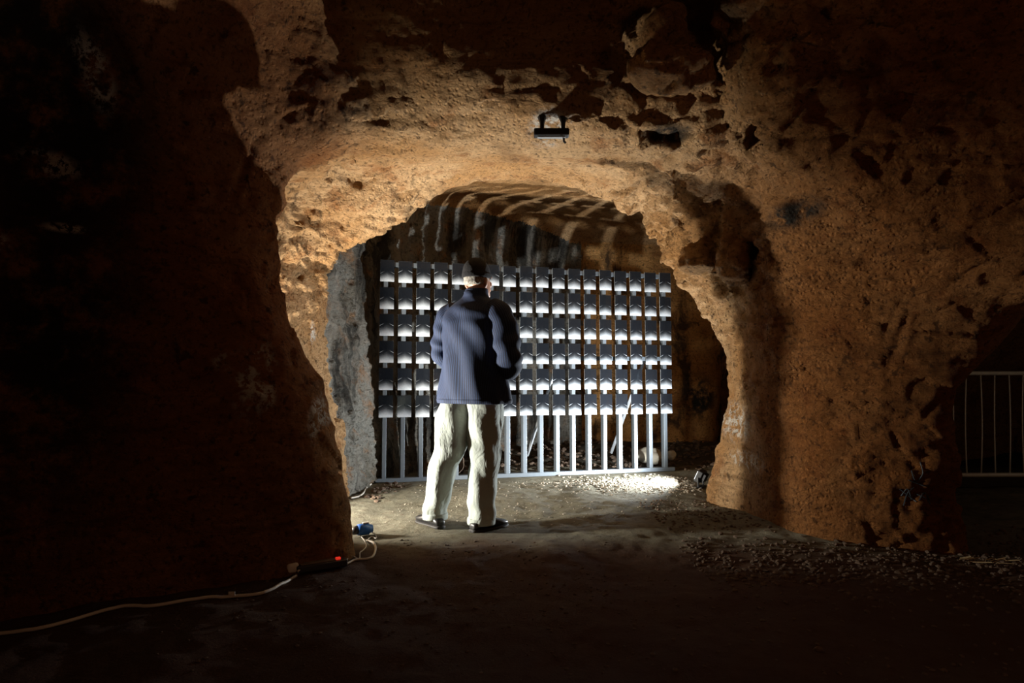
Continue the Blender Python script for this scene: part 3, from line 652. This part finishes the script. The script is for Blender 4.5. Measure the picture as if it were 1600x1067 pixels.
# scribbled graffiti on the right pillar
gm = simple('graffiti_paint', (.02, .028, .035), .6)
for s in ([(1408, 775), (1418, 764), (1424, 780)], [(1406, 764), (1432, 784)], [(1412, 790), (1418, 770), (1428, 762)], [(1424, 735), (1431, 752), (1442, 740), (1438, 722)], [(1432, 772), (1446, 778), (1454, 788)], [(1436, 782), (1444, 770), (1452, 780)], [(1420, 750), (1446, 760)]):
    pts = []
    for q in catmull([Vector((a_, b_, 0)) for a_, b_ in s], 5):
        h, n = hit(q.x, q.y)
        if h is not None: pts.append(h-ray(q.x, q.y)*.004)
    if len(pts) > 1:
        bm = bmesh.new(); tube(bm, pts, .0035, 5); o = obj('graffiti_stroke', bm, gm, wall_right)

# ---------------------------------------------------------------- the man
def loft(bm, rings, nseg=40, uvs=None, cap=(True, True), fold=None, width=1.0):
    """rings: (center, right vector*rx, forward vector*ry, exponent)"""
    uvl = bm.loops.layers.uv.verify(); R = []; vlen = 0
    for i, (c, a, b, ex) in enumerate(rings):
        c, a, b = Vector(c), Vector(a), Vector(b)
        if i: vlen += (c-Vector(rings[i-1][0])).length
        row = []
        for k in range(nseg):
            th = 2*math.pi*k/nseg; cx, sx_ = math.cos(th), math.sin(th)
            cx = math.copysign(abs(cx)**ex, cx); sx_ = math.copysign(abs(sx_)**ex, sx_)
            s = 1.0
            d = a*cx+b*sx_
            if fold: d = d*(1+fold(i/(len(rings)-1), th, c+d)/max(d.length, .02))
            row.append(bm.verts.new(c+d))
        R.append((row, vlen))
    for (A, va), (B, vb) in zip(R, R[1:]):
        for k in range(nseg):
            k2 = (k+1) % nseg; f = bm.faces.new((A[k], A[k2], B[k2], B[k])); f.smooth = True
            for lp, (uu, vv_) in zip(f.loops, ((k, va), (k+1, va), (k+1, vb), (k, vb))): lp[uvl].uv = (uu/nseg*width, vv_)
    if cap[0]: bm.faces.new(R[0][0][::-1])
    if cap[1]: bm.faces.new(R[-1][0])
    return R
def dense(keys, n):
    """interpolate key rings (list of tuples of Vectors/floats)"""
    out = []; m = len(keys)
    for i in range(n):
        t_ = i/(n-1)*(m-1); k = min(int(t_), m-2); f = t_-k
        K = [keys[max(k-1, 0)], keys[k], keys[k+1], keys[min(k+2, m-1)]]
        row = []
        for j in range(len(keys[0])):
            a, b, c, d = [np.array(q[j], float) for q in K]
            r = .5*((2*b)+(c-a)*f+(2*a-5*b+4*c-d)*f*f+(3*b-a-3*c+d)*f**3); row.append(tuple(r) if r.ndim else float(r))
        out.append(tuple(row))
    return out
def ringsZ(keys, n):   # keys: (z, cx, cy, rx, ry, ex)
    return [((k[1], k[2], k[0]), (k[3], 0, 0), (0, k[4], 0), k[5]) for k in dense(keys, n)]
def limb(keys, n, ex=1.0):  # keys: (x,y,z, r)
    K = dense(keys, n); out = []; prev = None
    for i, k in enumerate(K):
        a = Vector(K[max(i-1, 0)][:3]); b = Vector(K[min(i+1, n-1)][:3]); t_ = (b-a).normalized()
        s = Vector((1, 0, 0)) if prev is None else prev
        s = (s-t_*s.dot(t_)).normalized(); prev = s; f = t_.cross(s)
        out.append((k[:3], s*k[3], f*k[3], ex))
    return out
MX, MY = -.262, 4.35
man = empty('person', (MX, MY, fh(MX, MY)), 0); TW = math.radians(-33)
tag(man, 'person in dark cap, striped navy jacket and pale trousers, standing before the display stand', 'person')
skin = simple('skin', (.50, .27, .18), .5, 0, 60, .06)
# body: one continuous mesh (voxel-remeshed union of tapered limbs, neck, head, hands)
bm = bmesh.new()
HX, HZ = .022, 1.655
body_rings = ringsZ([(.84, 0, 0, .16, .11, 1), (.95, 0, 0, .165, .12, 1), (1.1, 0, 0, .14, .10, 1), (1.3, 0, .0, .165, .115, 1), (1.44, 0, 0, .16, .10, 1), (1.50, .005, 0, .07, .07, 1), (1.56, HX*.6, .01, .058, .062, 1), (1.62, HX, .02, .058, .065, 1)], 26); loft(bm, body_rings, 24)
head = ringsZ([(1.565, HX+.02, .055, .03, .04, 1), (1.585, HX+.012, .045, .052, .065, 1), (1.62, HX+.006, .035, .066, .085, 1), (1.665, HX, .02, .073, .096, 1), (1.71, HX, .012, .075, .099, 1), (1.755, HX, .01, .070, .092, 1), (1.79, HX, .01, .05, .065, 1), (1.808, HX, .01, .012, .02, 1)], 22); loft(bm, head, 24)
# nose, brow, chin, lips
def blobm(c, r):
    g = bmesh.ops.create_icosphere(bm, subdivisions=2, radius=1); bmesh.ops.transform(bm, matrix=Matrix.Translation(c) @ Matrix.Diagonal((r[0], r[1], r[2], 1)), verts=g['verts'])
blobm((HX+.025, .125, 1.655), (.014, .022, .024)); blobm((HX+.02, .105, 1.70), (.045, .014, .010)); blobm((HX+.028, .108, 1.61), (.024, .012, .008)); blobm((HX+.025, .095, 1.575), (.025, .02, .018))
for s in (-1, 1):   # ears
    blobm((HX+s*.082, .0, 1.655), (.011, .020, .033)); blobm((HX+s*.078, .004, 1.635), (.008, .012, .016))
for s, el, wr in ((-1, (-.225, .0, 1.14), (-.06, .27, 1.12)), (1, (.245, .03, 1.08), (.10, .29, 1.10))):
    sh = (s*.17, 0, 1.43); loft(bm, limb([(*sh, .052), ((sh[0]+el[0])/2, 0, (sh[2]+el[2])/2, .046), (*el, .040), ((el[0]+wr[0])/2, (el[1]+wr[1])/2, (el[2]+wr[2])/2, .036), (*wr, .027)], 22), 14)
    fwd = (Vector(wr)-Vector(el)).normalized(); side = fwd.cross(Vector((0, 0, 1))).normalized(); upv = side.cross(fwd)
    w0 = Vector(wr); loft(bm, [(tuple(w0+fwd*d), tuple(side*.038*q), tuple(upv*.015*q), 1) for d, q in ((-.02, .75), (.02, .95), (.06, 1.05), (.09, 1.0))], 12)
    for k, ln in enumerate((.068, .078, .072, .055)):
        b0_ = w0+fwd*.08+side*(-.030+.020*k); loft(bm, limb([(*b0_, .0085), (*(b0_+fwd*ln*.45-upv*.008), .008), (*(b0_+fwd*ln*.75-upv*.028), .0075), (*(b0_+fwd*ln*.8-upv*.048), .006)], 9), 8)
    th = w0+fwd*.02-side*.034*s; loft(bm, limb([(*th, .011), (*(th-side*.022*s+fwd*.03), .010), (*(th-side*.026*s+fwd*.062-upv*.01), .0075)], 7), 8)
for hip, kn, an in (((-.10, 0, .88), (-.165, .03, .47), (-.262, .07, .07)), ((.085, 0, .88), (.07, .02, .47), (.058, -.03, .06))):
    loft(bm, limb([(*hip, .085), ((hip[0]+kn[0])/2, .01, .68, .075), (*kn, .055), ((kn[0]+an[0])/2, (kn[1]+an[1])/2, .30, .052), (*an, .036)], 24), 16)
me = bpy.data.meshes.new('b'); bm.to_mesh(me); bm.free(); tmp = bpy.data.objects.new('b', me); COL.objects.link(tmp)
md = tmp.modifiers.new('r', 'REMESH'); md.mode = 'VOXEL'; md.voxel_size = .0065; md = tmp.modifiers.new('s', 'SMOOTH'); md.iterations = 2; md.factor = .4
dg = bpy.context.evaluated_depsgraph_get(); dg.update(); bme = bpy.data.meshes.new_from_object(tmp.evaluated_get(dg)); bpy.data.objects.remove(tmp); bme.name = 'body'
bme.materials.clear()
for v in bme.vertices:   # the upper body is turned a little to the right
    a_ = TW*max(0, min(1, (v.co.z-.80)/.12)); x_, y_ = v.co.x, v.co.y
    v.co.x = x_*math.cos(a_)-y_*math.sin(a_); v.co.y = x_*math.sin(a_)+y_*math.cos(a_)
link('body', bme, skin, man, True)
# hair below the cap
t = NT('grey_hair'); co = t.objco(); f = t.noise(t.mapping(co, (60, 60, 12)), 3, 5, .7); t.l(t.mix(t.ramp(f, .4, .6), C(.16, .13, .10), C(.62, .60, .55)), t.b.inputs['Base Color']); t.l(t.bump(f, 1, .01), t.b.inputs['Normal']); t.b.inputs['Roughness'].default_value = .7
bm = bmesh.new(); 
loft(bm, ringsZ([(1.636, HX, -.008, .060, .073, 1), (1.648, HX, -.006, .070, .088, 1), (1.675, HX, -.001, .078, .094, 1), (1.70, HX, .0, .081, .100, 1), (1.725, HX, .0, .079, .100, 1)], 12), 40, fold=lambda t_, th, p: .003*math.sin(th*17+p.z*90)+.002*math.sin(th*31))
for v in list(bm.verts):
    if v.co.y > .045: v.co.y = .045+(v.co.y-.045)*.2; v.co.x = HX+(v.co.x-HX)*.95
obj('hair', bm, t.m, man, True).rotation_euler.z = TW
# beanie
t = NT('black_wool'); co = t.objco(); t.b.inputs['Base Color'].default_value = C(.012, .012, .014); t.b.inputs['Roughness'].default_value = .95; t.l(t.bump(t.noise(t.mapping(co, (90, 90, 20)), 3, 4, .7), 1, .006), t.b.inputs['Normal'])
bm = bmesh.new(); loft(bm, ringsZ([(1.688, HX, .004, .0835, .104, 1), (1.70, HX, .003, .0895, .109, 1), (1.73, HX, .002, .0885, .108, 1), (1.765, HX, .0, .080, .098, 1), (1.795, HX, .0, .062, .076, 1), (1.818, HX, -.002, .036, .045, 1), (1.828, HX, -.002, .008, .012, 1)], 30), 60, cap=(False, True), fold=lambda t_, th, p: .0018*math.sin(th*30))
cap_ = obj('cap', bm, t.m, man, True); cap_.rotation_euler.z = TW
bm = bmesh.new(); loft(bm, ringsZ([(1.684, HX, .004, .085, .105, 1), (1.69, HX, .004, .0925, .112, 1), (1.715, HX, .004, .093, .112, 1), (1.722, HX, .004, .086, .106, 1)], 10), 60, cap=(False, False), fold=lambda t_, th, p: .0015*math.sin(th*34)); obj('cap_brim', bm, t.m, cap_, True)

# jacket
def cloth_stripes():
    t = NT('striped_navy_cloth'); uvn = t.n('ShaderNodeTexCoord').outputs['UV']; sx = t.n('ShaderNodeSeparateXYZ'); t.l(uvn, sx.inputs[0])
    fr = t.math('FRACT', t.math('MULTIPLY', sx.outputs[0], 1/.0135)); st = t.ramp(t.math('ABSOLUTE', t.math('SUBTRACT', fr, .5)), .17, .08)
    co = t.objco(); f = t.noise(co, 30, 4, .7); cl = t.noise(co, 5, 3)
    base = t.mix(f, C(.002, .006, .026), C(.004, .011, .040)); col = t.mix(t.math('MULTIPLY', st, .8), base, C(.026, .06, .15)); t.l(col, t.b.inputs['Base Color'])
    t.b.inputs['Roughness'].default_value = .85
    w1 = t.noise(t.mapping(co, (9, 9, 4), (0, .55, 0)), 1.4, 3, .5, .6)
    t.l(t.bump(w1, .15, .02, t.bump(f, .3, .003)), t.b.inputs['Normal']); return t.m
M['jacket'] = cloth_stripes()
def jfold(t_, th, p):
    # diagonal drapes across the back, stronger towards the hem
    x, z = p.x, p.z; back = max(0, -math.sin(th)); am = .3+.7*max(0, min(1, (1.5-z)/.4))
    d = .0
    s = (x*.85+z*.55); d += .0075*am*back*math.sin(s*40+1.2*math.sin(z*9))+.004*am*math.sin(s*21+2)*back
    d += .006*am*math.sin(th*9+z*7)*max(0, min(1, (1.2-z)/.3)); d += .004*math.sin(z*60+th*3)*max(0, min(1, (z-1.30)/.15))*back
    d -= .003*math.exp(-((x-.003)/.006)**2)*back*(z < 1.5)
    return d
bm = bmesh.new()
loft(bm, ringsZ([(.845, .002, .01, .252, .165, .85), (.87, .002, .01, .256, .168, .85), (.98, .0, .01, .240, .162, .85), (1.10, -.002, .005, .222, .152, .85), (1.22, .0, .0, .212, .146, .85), (1.34, .0, -.01, .214, .140, .85), (1.42, .003, -.015, .222, .125, .9), (1.475, .006, -.012, .205, .108, .95), (1.515, .01, -.008, .150, .092, 1), (1.55, .014, .0, .098, .083, 1), (1.575, .018, .0, .082, .079, 1), (1.59, .018, .0, .078, .076, 1)], 110), 120, cap=(True, True), fold=jfold, width=1.42)
bmesh.ops.scale(bm, vec=(1.05, 1.05, 1), verts=bm.verts)
jacket = obj('jacket', bm, M['jacket'], man, True); jacket.rotation_euler.z = TW
bm = bmesh.new(); loft(bm, ringsZ([(1.560, .018, .0, .090, .085, 1), (1.585, .020, .002, .083, .080, 1), (1.607, .021, .006, .078, .077, 1), (1.612, .021, .008, .073, .072, 1), (1.600, .021, .008, .068, .068, 1)], 14), 60, cap=(False, False), width=1.42*.4); obj('collar', bm, M['jacket'], jacket, True)
bm = bmesh.new(); loft(bm, ringsZ([(.838, .002, .01, .250, .163, .85), (.838, .002, .01, .2555, .1685, .85), (.862, .002, .01, .2585, .171, .85), (.866, .002, .01, .253, .166, .85)], 10), 120, cap=(False, False), fold=jfold, width=1.42); bmesh.ops.scale(bm, vec=(1.05, 1.05, 1), verts=bm.verts); obj('hem', bm, M['jacket'], jacket, True)
def sfold(amp, seed):
    def f(t_, th, p):
        w_ = math.exp(-((t_-.5)/.22)**2); return amp*(.35+w_)*(math.sin(t_*46+1.6*math.sin(th+seed))*.7+.6*math.sin(t_*23+th*2+seed))
    return f
for s, keys in ((-1, [(-.140, -.01, 1.475, .070), (-.198, -.012, 1.43, .088), (-.235, -.010, 1.34, .088), (-.252, -.008, 1.24, .086), (-.252, .0, 1.16, .084), (-.215, .06, 1.115, .076), (-.14, .15, 1.11, .063), (-.08, .25, 1.12, .056)]),
                (1, [(.150, -.01, 1.475, .070), (.210, -.01, 1.43, .090), (.248, -.005, 1.34, .092), (.270, .0, 1.23, .092), (.276, .01, 1.13, .090), (.250, .06, 1.075, .082), (.185, .15, 1.075, .064), (.12, .26, 1.10, .056)])):
    bm = bmesh.new(); loft(bm, limb(keys, 80), 48, fold=sfold(.0075, s), width=.50); obj('sleeve', bm, M['jacket'], jacket, True)
    kl = Vector(keys[-1][:3]); kd = (kl-Vector(keys[-2][:3])).normalized()
    bm = bmesh.new(); loft(bm, limb([(*(kl-kd*.045), .057), (*(kl-kd*.04), .061), (*kl, .060), (*(kl+kd*.004), .052)], 8), 40, cap=(False, False), width=.4); obj('cuff', bm, M['jacket'], jacket, True)

# trousers
t = NT('pale_cotton'); co = t.objco(); f = t.noise(co, 45, 4, .7); t.l(t.mix(f, C(.30, .33, .295), C(.37, .405, .365)), t.b.inputs['Base Color']); t.b.inputs['Roughness'].default_value = .9
w1 = t.noise(t.mapping(co, (5, 5, 3), (0, .5, 0)), 2.0, 3, .55, .8); w2 = t.noise(t.mapping(co, (12, 12, 7), (0, -.6, 0)), 1.6, 3, .5, .5)
t.l(t.bump(t.math('ADD', w1, t.math('MULTIPLY', w2, .35)), .5, .03, t.bump(f, .25, .002)), t.b.inputs['Normal']); M['cotton'] = t.m
def tfold(seed):
    def f(t_, th, p):
        z = p.z; d = .010*math.sin(z*24+th*1.3+seed)*math.exp(-((z-.47)/.17)**2)+.009*math.sin(z*34-th*1.1+seed*2)*math.exp(-((z-.14)/.09)**2)
        d += .010*math.sin(z*18-th*1.6+seed)*math.exp(-((z-.74)/.13)**2); d += .004*math.sin(th*5+z*11+seed)
        return d
    return f
trousers = empty('trousers', (0, 0, 0)); trousers.parent = man
bpy.data.objects.remove(trousers)
bm = bmesh.new()
loft(bm, ringsZ([(.055, -.262, .075, .080, .085, 1), (.065, -.262, .075, .082, .088, 1), (.12, -.258, .07, .083, .090, 1), (.25, -.235, .06, .088, .095, 1), (.38, -.205, .05, .097, .102, 1), (.50, -.172, .035, .108, .108, 1), (.62, -.148, .02, .118, .117, .95), (.74, -.128, .0, .126, .130, .92), (.82, -.114, -.003, .122, .136, .9), (.88, -.104, 0, .112, .128, .9), (.93, -.085, 0, .09, .11, 1)], 110), 56, fold=tfold(.6))
loft(bm, ringsZ([(.045, .058, -.03, .088, .088, 1), (.055, .058, -.03, .090, .091, 1), (.11, .060, -.028, .091, .093, 1), (.25, .066, -.02, .096, .098, 1), (.38, .070, -.008, .100, .103, 1), (.50, .074, .0, .104, .108, 1), (.62, .080, .0, .110, .115, .95), (.74, .088, -.003, .114, .128, .92), (.82, .092, -.005, .118, .136, .9), (.88, .092, 0, .108, .128, .9), (.93, .08, 0, .09, .11, 1)], 110), 56, fold=tfold(2.4))
me = bpy.data.meshes.new('b'); bm.to_mesh(me); bm.free(); tmp = bpy.data.objects.new('b', me); COL.objects.link(tmp)
md = tmp.modifiers.new('r', 'REMESH'); md.mode = 'VOXEL'; md.voxel_size = .006; md = tmp.modifiers.new('s', 'SMOOTH'); md.iterations = 3; md.factor = .5
dg = bpy.context.evaluated_depsgraph_get(); dg.update(); bme = bpy.data.meshes.new_from_object(tmp.evaluated_get(dg)); bpy.data.objects.remove(tmp); bme.name = 'trousers'
bme.materials.clear()
for v in bme.vertices:
    a_ = TW*max(0, min(1, (v.co.z-.55)/.33)); x_, y_ = v.co.x, v.co.y
    v.co.x = x_*math.cos(a_)-y_*math.sin(a_); v.co.y = x_*math.sin(a_)+y_*math.cos(a_)
tr = link('trousers', bme, M['cotton'], man, True)
for cx, cy, z0, r in ((-.262, .075, .052, .083), (.058, -.03, .042, .091)):
    bm = bmesh.new(); loft(bm, ringsZ([(z0, cx, cy, r-.004, r, 1), (z0, cx, cy, r+.003, r+.006, 1), (z0+.035, cx, cy, r+.0035, r+.006, 1), (z0+.039, cx, cy, r-.004, r, 1)], 8), 56, cap=(False, False)); obj('turn_up', bm, M['cotton'], tr, True)
# shoes
for cx, cy, yaw in ((-.262, .045, math.radians(38)), (.062, -.06, math.radians(-48))):
    d = Vector((-math.sin(yaw), math.cos(yaw), 0)); s = Vector((d.y, -d.x, 0)); c0 = Vector((cx, cy, 0)); up = Vector((0, 0, 1))
    def ringf(y, wd, z0, z1): return (tuple(c0+d*y+up*(z0+z1)/2), tuple(s*wd), tuple(up*(z1-z0)/2), .75)
    bm = bmesh.new(); loft(bm, [ringf(*k) for k in dense([(-.085, .012, .022, .045), (-.08, .030, .018, .058), (-.05, .038, .018, .075), (0, .040, .018, .09), (.06, .043, .018, .085), (.12, .050, .018, .068), (.17, .047, .018, .056), (.205, .030, .018, .045), (.215, .008, .022, .036)], 26)], 28); sh = obj('shoe', bm, simple('black_leather', (.012, .011, .011), .4), man, True)
    bm = bmesh.new(); loft(bm, [ringf(*k) for k in dense([(-.092, .010, .0, .022), (-.085, .032, .0, .024), (-.05, .041, .0, .024), (.0, .040, .0, .022), (.06, .046, .0, .022), (.12, .053, .0, .022), (.17, .050, .0, .022), (.21, .030, .002, .022), (.222, .008, .004, .020)], 22)], 28); obj('sole', bm, simple('dark_rubber', (.02, .018, .017), .7), sh, True)
